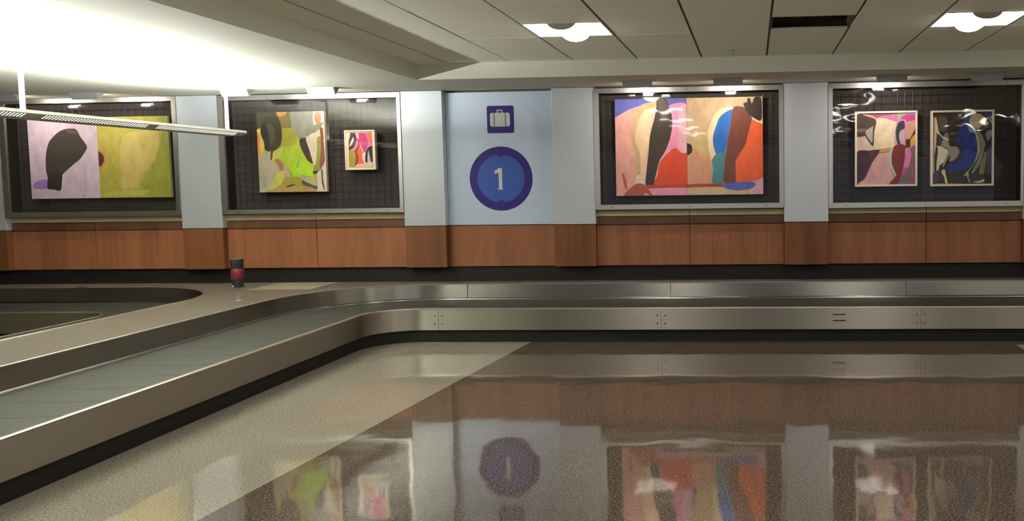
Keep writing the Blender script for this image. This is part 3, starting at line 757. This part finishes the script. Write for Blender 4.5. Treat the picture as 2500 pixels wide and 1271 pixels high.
for n, (x, on, lab) in enumerate([
    (-7.60, 1, 'small white display light on the soffit at the far left edge of the frame'),
    (-6.74, 1, 'small white display light above the lavender and green painting, between two pendant stems'),
    (-5.16, 0, 'small white display light behind the right stem of the hanging lamp'),
    (-4.27, 1, 'small white display light above the gap between the lime and the small painting'),
    (-1.11, 1, 'small grey display light above the left half of the large pink painting'),
    (-.23, 1, 'small grey display light above the right half of the large pink painting'),
    (1.33, 1, 'small grey display light above the pink and maroon framed painting'),
    (2.22, 0, 'small unlit display light above the blue framed painting, at the right')]):
    if n == 0:
        dl.location.x = x; dl['label'] = lab; src = dl
    else:
        o = copy_thing(src, (x, 9.02, SOF), lab, skip=() if on else ('display_lamp_glow', 'lamp'))
        if not on:
            b = MB(); b.cyl((x - .06, 9.032, SOF - .034), (x + .06, 9.032, SOF - .034), .006, n=10); b.build('lamp', M['white'], o)

# ------------------------------------------------------------------ recessed ceiling lights
def troffer():
    t = thing('recessed_ceiling_light', (T / 2, T / 2, TIL), '', 'ceiling light', 'recessed lights in the tile ceiling')
    w = .012
    b = MB()
    b.box(0.006, T - .006, .004, .004 + w, TIL - .002, TIL + .02); b.box(.006, T - .006, T - .004 - w, T - .004, TIL - .002, TIL + .02)
    b.box(.006, .006 + w, .004 + w, T - .004 - w, TIL - .002, TIL + .02); b.box(T - .006 - w, T - .006, .004 + w, T - .004 - w, TIL - .002, TIL + .02)
    b.box(0.006, T - .006, .004, T - .004, TIL + .09, TIL + .10)
    b.build('trim_frame', M['white'], t, weld=False)
    # lens: flat wings and a half barrel along the middle
    b = MB(); y0, y1 = .004 + w, T - .004 - w; r = .105; cx = T / 2; sag = .046
    prof = [(.006 + w, TIL + .012), (cx - r, TIL + .012)]
    prof += [(cx - r * math.cos(math.pi * i / 14), TIL + .012 - (sag + .012) * math.sin(math.pi * i / 14)) for i in range(1, 14)]
    prof += [(cx + r, TIL + .012), (T - .006 - w, TIL + .012)]
    b.strip([(x, y0, z) for x, z in prof], [(x, y1, z) for x, z in prof])
    b.build('lens', M['em_troffer'], t)
    for yy in (y0, y1):
        b = MB(); P = prof[1:-1]
        b.face([(x, yy - .001, z) for x, z in P]); b.face([(x, yy + .001, z) for x, z in P][::-1])
        b.build('end_cap', M['grey_en'], t, weld=False)
    return t
tf = troffer()
for n, (k, r) in enumerate(LIGHTS):
    loc = (TX0 + (k + .5) * T, TY0 + (r + .5) * T, TIL)
    if (k, r) == (1, 0): lab = 'bright recessed ceiling light with rounded lens, the one nearer the picture centre'
    elif (k, r) == (6, 0): lab = 'bright recessed ceiling light with rounded lens, cut by the right edge'
    else:
        lab = 'recessed ceiling light, %s column, %s row back from the carousel' % ({1: 'left', 6: 'middle', 11: 'right'}[k], {0: 'first', -4: 'second', -8: 'third', -12: 'fourth', -16: 'fifth'}[r])
    if n == 0: tf.location = loc; tf['label'] = lab
    else: copy_thing(tf, loc, lab)

# dark opening in the tiles
x0, y0 = TX0 + SLOT[0] * T, TY0 + SLOT[1] * T
t = thing('ceiling_opening', (x0 + T / 2, y0 + .25, TIL), 'dark rectangular return air opening in the tile ceiling', 'vent')
b = MB(); b.box(x0 + .012, x0 + T - .012, y0, y0 + T, TIL + .10, TIL + .11)
b.box(x0 + .012, x0 + .018, y0, y0 + T, TIL + .02, TIL + .10); b.box(x0 + T - .018, x0 + T - .012, y0, y0 + T, TIL + .02, TIL + .10)
b.box(x0 + .012, x0 + T - .012, y0 - .002, y0 + .004, TIL + .02, TIL + .10); b.box(x0 + .012, x0 + T - .012, y0 + T - .006, y0 + T, TIL + .02, TIL + .10)
b.build('duct', M['void'], t, weld=False)
b = MB(); b.box(x0 + .01, x0 + T - .01, y0 + .535, y0 + T - .003, TIL, TIL + .016); b.build('edge_strip', M['tile'], t)

# sprinkler and small ceiling discs
sx, sy = -.163, 8.15
t = thing('sprinkler_head', (sx, sy, TIL), 'small sprinkler head on the tile ceiling left of the dark opening', 'sprinkler')
b = MB(); b.lathe([(0, TIL - .004), (.022, TIL - .004), (.026, TIL)], sx, sy, 20); b.build('escutcheon', M['fix'], t)
b = MB(); b.cyl((sx, sy, TIL - .034), (sx, sy, TIL - .002), .005, n=8)
b.cyl((sx - .009, sy, TIL - .026), (sx - .009, sy, TIL - .004), .002, n=6); b.cyl((sx + .009, sy, TIL - .026), (sx + .009, sy, TIL - .004), .002, n=6)
b.cyl((sx, sy, TIL - .037), (sx, sy, TIL - .034), .018, n=14); b.build('deflector', M['fix'], t)
for dx, dy, r, lab in ((-5.60, 7.90, .055, 'small round ceiling disc on the plaster ceiling, left of centre in the glow'),
                       (-4.93, 8.60, .028, 'tiny ceiling disc near the right end of the hanging lamp')):
    t = thing('ceiling_disc', (dx, dy, SOF), lab, 'ceiling disc')
    b = MB(); b.lathe([(0, SOF - .014), (r * .72, SOF - .014), (r * .9, SOF - .008), (r, SOF)], dx, dy, 28); b.build('cover', M['ring'], t)
    b = MB(); b.lathe([(0, SOF - .017), (r * .3, SOF - .017), (r * .34, SOF - .014)], dx, dy, 20); b.build('sensor', M['white'], t)

# ------------------------------------------------------------------ pendant linear lamp
PX = -4.945; Y0, Y1 = 3.30, 8.70; zt = 2.035; zl = 2.014; zb = 1.985
t = thing('hanging_lamp', (PX, 6.0, zb), 'long white linear hanging lamp with slotted underside on thin stems, upper left', 'lamp')
def hull(y):
    k = 1.0
    for e in (Y0, Y1):
        d = abs(y - e)
        if d < .16: k = min(k, math.sin(math.pi / 2 * (d + .012) / .172))
    hw = .125 * (.35 + .65 * k); fw = .075 * k; bz = zl - (zl - zb) * k
    return [(PX - hw, y, zt), (PX - hw, y, zl), (PX - fw, y, bz), (PX + fw, y, bz), (PX + hw, y, zl), (PX + hw, y, zt)]
ys = [Y0 + .16 * i / 6 for i in range(7)] + [Y0 + .16 + (Y1 - Y0 - .32) * i / 12 for i in range(1, 13)] + [Y1 - .16 + .16 * i / 6 for i in range(1, 7)]
b = MB(); S = [hull(y) for y in ys]
for a, c in zip(S, S[1:]):
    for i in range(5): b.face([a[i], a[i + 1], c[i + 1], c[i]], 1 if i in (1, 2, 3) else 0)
    # inner lining
    ia = [(PX + (p[0] - PX) * .93, p[1], p[2]) for p in (a[0], a[5])]; ic = [(PX + (p[0] - PX) * .93, p[1], p[2]) for p in (c[0], c[5])]
    b.face([a[0], c[0], ic[0], ia[0]]); b.face([a[5], c[5], ic[1], ia[1]])
    for e in (0, 1):
        b.face([ia[e], ic[e], (ic[e][0], ic[e][1], zl - .006), (ia[e][0], ia[e][1], zl - .006)])
    b.face([(ia[0][0], ia[0][1], zl - .006), (ic[0][0], ic[0][1], zl - .006), (ic[1][0], ic[1][1], zl - .006), (ia[1][0], ia[1][1], zl - .006)])
b.face(S[0]); b.face(S[-1][::-1])
hs = b.build('housing', [simple('lamp_white_lit', rgb(250, 250, 246), .4), simple('lamp_underside_shaded', rgb(170, 165, 150), .5)], t, weld=False)  # white holds the tube light, underside its shade, both put into the colour
# slots cut in the sloping sides, lit from within
groups = [(6.06, 7.16), (7.28, 8.44), (4.85, 5.90), (3.62, 4.68)]
for sgn in (1, -1):
    for g0, g1 in groups:
        b = MB()
        n = int((g1 - g0) / .030)
        for i in range(n):
            y = g0 + (g1 - g0) * (i + .5) / n
            def pt(f, dy):
                x = .125 + (.075 - .125) * f; z = zl + (zb - zl) * f
                nx, nz = .503, -.864
                return (PX + sgn * (x + nx * .0012), y + dy, z + nz * .0012)
            b.face([pt(.12, -.0045), pt(.12, .0075), pt(.92, .0045), pt(.92, -.0075)])
        b.build('slot_row', M['em_slot'], t, weld=False)
for y in (3.55, 6.01, 8.47):
    b = MB(); b.cyl((PX, y, zl - .004), (PX, y, SOF - .012), .016, n=14); b.build('stem', M['white'], t)
    b = MB(); b.lathe([(0, SOF - .014), (.05, SOF - .014), (.062, SOF)], PX, y, 24); b.build('canopy', M['white'], t)
for y0_, y1_ in ((3.42, 4.70), (4.78, 5.97), (6.05, 7.22), (7.30, 8.43)):
    b = MB(); b.cyl((PX - .035, y0_, zl + .012), (PX - .035, y1_, zl + .012), .008, n=10); b.cyl((PX + .035, y0_, zl + .012), (PX + .035, y1_, zl + .012), .008, n=10)
    b.build('lamp_tube', M['em_tube'], t)
L = bpy.data.lights.new('pendant_uplight', 'AREA'); L.shape = 'RECTANGLE'; L.size = .14; L.size_y = 5.0; L.energy = 335.0; L.color = (.98, 1, .93)
o = bpy.data.objects.new('pendant_uplight', L); C.objects.link(o); o.parent = t; o.location = (0, 0, zt + .002 - zb); o.rotation_euler = (math.pi, 0, 0)

# ------------------------------------------------------------------ baggage lanes
def lane_line(X, Y, xr, r, y_start, x_end, n=28):
    """straight run along +Y at X, rounded corner of radius r, straight run at Y towards x_end (xr = +1 right, -1 left)"""
    cx, cy = X + xr * r, Y - r
    P = []
    m = 14
    for i in range(m): P.append((X, y_start + (cy - y_start) * i / m))
    for i in range(n + 1):
        a = math.pi / 2 * i / n
        P.append((cx - xr * r * math.cos(a), cy + r * math.sin(a)))
    for i in range(1, m + 1): P.append((cx + (x_end - cx) * i / m, Y))
    return P
W = .86
def make_lane(name, label, Xb, Yb, xr, rb, y_start, x_end, seams, grp):
    """Xb, Yb: line of the inner band that rises to the platform; the outer panel stands W inside it"""
    sx = xr
    t = thing(name, (Xb + sx * W / 2, Yb - W, 0), label, 'baggage carousel', grp)
    def line(off): return lane_line(Xb + sx * off, Yb - off, xr, rb - off, y_start, x_end)
    def at(P, z): return [(x, y, z) for x, y in P]
    # inner band with rolled top lip and foot
    b = MB(); g = .004
    b.strip(at(line(-.0), PLAT - .004), at(line(.012), .318)); b.build('inner_band', M['band_steel'], t)
    b = MB(); prof = [(-.022, PLAT + .001), (-.018, PLAT + .005), (-.002, PLAT + .0055), (.004, PLAT + .002), (.004, PLAT - .006)]
    for (o0, z0), (o1, z1) in zip(prof, prof[1:]): b.strip(at(line(o0), z0), at(line(o1), z1))
    b.build('band_cap', M['lip'], t)
    b = MB(); prof = [(.012, .322), (.020, .316), (.034, .313), (.036, .306)]
    for (o0, z0), (o1, z1) in zip(prof, prof[1:]): b.strip(at(line(o0), z0), at(line(o1), z1))
    b.build('band_foot', M['band_steel'], t)
    # outer panel with lip, and recessed black kick plate
    b = MB(); b.strip(at(line(W), .318), at(line(W), .118)); b.strip(at(line(W), .118), at(line(W - .03), .118)); b.build('outer_panel', M['panel_steel'], t)
    b = MB(); prof = [(W - .030, .302), (W - .030, .323), (W - .026, .3265), (W - .004, .3265), (W + .0025, .323), (W + .0035, .316), (W, .313)]
    for (o0, z0), (o1, z1) in zip(prof, prof[1:]): b.strip(at(line(o0), z0), at(line(o1), z1))
    b.build('panel_lip', M['lip'], t)
    b = MB(); b.strip(at(line(W - .03), .12), at(line(W - .03), 0)); b.build('kick_plate', M['black'], t)
    # deck under the plates
    b = MB(); b.strip(at(line(.03), .285), at(line(W - .02), .285)); b.build('deck', M['void'], t)
    # belt: overlapping crescent plates
    c = line(W / 2); L = [0.0]
    for p, q_ in zip(c, c[1:]): L.append(L[-1] + math.hypot(q_[0] - p[0], q_[1] - p[1]))
    rc = rb - W / 2; cxx, cyy = Xb + sx * rb, Yb - rb; Ls = cyy - y_start; La = rc * math.pi / 2
    def pos(s_, w):
        off = w; r = rb - off
        if s_ < Ls: return (Xb + sx * off, y_start + s_)
        if s_ < Ls + La:
            a = (s_ - Ls) / rc; return (cxx - sx * r * math.cos(a), cyy + r * math.sin(a))
        return (cxx + sx * (s_ - Ls - La), Yb - off)
    wk = [.034, .045, .07, .11, .16, .23, .31, .40, .5, .6, .71, .80, W - .031]
    fk = [0, -.035, -.08, -.115, -.14, -.162, -.176, -.180, -.176, -.160, -.134, -.105, -.085]
    pitch = .345; b = MB(); s_ = -.1
    while s_ < L[-1] + .2:
        K = 9; pm = []
        for i in range(K + 1):
            row = []
            for w, f in zip(wk, fk):
                ss = s_ + f + pitch * 1.02 * i / K + .0
                z = .3065 - .0008 * i / K
                x, y = pos(max(0, min(ss, L[-1])), w); row.append((x, y, z))
            pm.append(row)
        for r0, r1 in zip(pm, pm[1:]): b.strip(r0, r1)
        b.strip(pm[0], [(x, y, z - .0012) for x, y, z in pm[0]], 0, False)
        s_ += pitch
    b.build('belt_plates', M['belt'], t, weld=False)
    return t, line
def panel_details(t, Y, seams, slots=None, zt_=.318, zb_=.118):
    for x in seams:
        b = MB(); b.box(x - .0016, x + .0016, Y - .0014, Y + .002, zb_, .320); b.build('seam', M['void'], t)
        for dx in (-.036, .036):
            for z in (.252, .176):
                b = MB(); b.cyl((x + dx, Y - .003, z), (x + dx, Y + .001, z), .0085, n=14); b.build('bolt', M['screw'], t)
A, lineA = make_lane('baggage_carousel', 'long steel baggage carousel bending from the near left to run along the wall', -4.43, 9.38, 1, 1.30, 1.0, 7.9, [], 'baggage carousel lanes')
panel_details(A, 8.52, (-2.99, -.865, 1.525, 3.9))
for z in (.254, .197):
    b = MB()
    b.box(.725, .843, 8.517, 8.522, z - .004, z + .004); b.build('slot', M['black'], A)
for x in (-2.97, -.85, 1.53, 3.9):
    b = MB(); b.box(x - .0014, x + .0014, 9.364, 9.372, .32, .462); b.build('band_seam', M['void'], A)
B, lineB = make_lane('baggage_carousel', 'second baggage carousel lane with rounded end, sunk in the platform at the left edge', -5.22, 9.24, -1, 1.20, 1.0, -11.9, [], 'baggage carousel lanes')

# raised terrazzo platform between and behind the lanes
PA = lineA(-.016); PB = lineB(-.016)
t = thing('raised_platform', (-4.82, 7.5, 0), 'raised speckled terrazzo platform between the two baggage carousel lanes', 'platform')
b = MB()
poly = [(x, y) for x, y in PB[::-1]] + [(x, y) for x, y in PA] + [(7.9, 9.62), (XL + .1, 9.62)]
tri = geometry.tessellate_polygon([[Vector((x, y, 0)) for x, y in poly]])
for t3 in tri: b.face([(poly[i][0], poly[i][1], PLAT) for i in t3])
b.strip([(x, y, PLAT) for x, y in PA], [(x, y, 0) for x, y in PA]); b.strip([(x, y, PLAT) for x, y in PB], [(x, y, 0) for x, y in PB])
b.face([(PA[0][0], 1, PLAT), (PB[0][0], 1, PLAT), (PB[0][0], 1, 0), (PA[0][0], 1, 0)])
b.build('platform_top', M['platform'], t)
b = MB(); b.box(-5.09, -4.45, 8.95, 9.60, PLAT, PLAT + .002); b.build('hatch_plate', M['plate'], t, label='pale square hatch plate')

# beacon
bx, by = -4.707, 8.105
t = thing('warning_beacon', (bx, by, PLAT), 'black warning beacon with red band on a thin post, on the raised platform', 'beacon')
b = MB(); b.lathe([(0, PLAT + .006), (.028, PLAT + .006), (.030, PLAT + .0005)], bx, by, 24); b.cyl((bx, by, PLAT), (bx, by, .60), .0095, n=12); b.build('post', M['fix'], t)
b = MB(); b.lathe([(0, .588), (.046, .588), (.050, .592), (.050, .664), (0, .664)], bx, by, 32); b.build('lower_housing', M['bk_plastic'], t)
b = MB(); b.lathe([(0, .6645), (.053, .6645), (.055, .668), (.055, .756), (.053, .759), (0, .759)], bx, by, 32); b.build('red_lens', M['red'], t, label='red band')
b = MB(); b.lathe([(0, .7595), (.055, .7595), (.056, .763), (.056, .845), (.052, .850), (0, .850)], bx, by, 32); b.build('upper_housing', M['bk_plastic'], t)
b = MB(); b.lathe([(0, .6005), (.008, .6005), (.008, .5995), (0, .5995)], 0, 0, 12)
b = MB(); b.cyl((bx - .026, by - .048, .600), (bx - .020, by - .040, .600), .009, n=14); b.build('key_switch', M['white'], t)

# ------------------------------------------------------------------ light from the rest of the hall
w = bpy.data.worlds.new('hall'); sc.world = w; w.use_nodes = True
bg = w.node_tree.nodes['Background']; bg.inputs[0].default_value = (.76, .87, 1.0, 1); bg.inputs[1].default_value = .17

# ------------------------------------------------------------------ camera
cam = bpy.data.cameras.new('camera'); co = bpy.data.objects.new('camera', cam); C.objects.link(co)
cam.sensor_width = 36; cam.sensor_fit = 'HORIZONTAL'; cam.lens = 32.5056
cam.shift_x = -.17207; cam.shift_y = -.010867
def Rm(p, y, r):
    cp, sp, cy, sy, cr, sr = math.cos(p), math.sin(p), math.cos(y), math.sin(y), math.cos(r), math.sin(r)
    Bm = Matrix(((1, 0, 0), (0, 0, -1), (0, 1, 0)))
    Ry = Matrix(((cy, 0, -sy), (0, 1, 0), (sy, 0, cy))); Rx = Matrix(((1, 0, 0), (0, cp, -sp), (0, sp, cp))); Rz = Matrix(((cr, -sr, 0), (sr, cr, 0), (0, 0, 1)))
    return Rz @ Rx @ Ry @ Bm
Q = Rm(.0740, -.0706, -.0141)
m = Matrix((Q[0], -Q[1], -Q[2])).transposed().to_4x4(); m.translation = Vector((0, 0, 1.5))
co.matrix_world = m; cam.clip_start = .05; cam.clip_end = 100
sc.camera = co
sc.view_settings.view_transform = 'Standard'; sc.view_settings.look = 'None'; sc.view_settings.gamma = 1.0
sc.view_settings.use_curve_mapping = False; sc.view_settings.exposure = 0.55
sc.cycles.use_denoising = True
sc.cycles.max_bounces = 8; sc.cycles.transparent_max_bounces = 8
sc.cycles.sample_clamp_indirect = 6.0
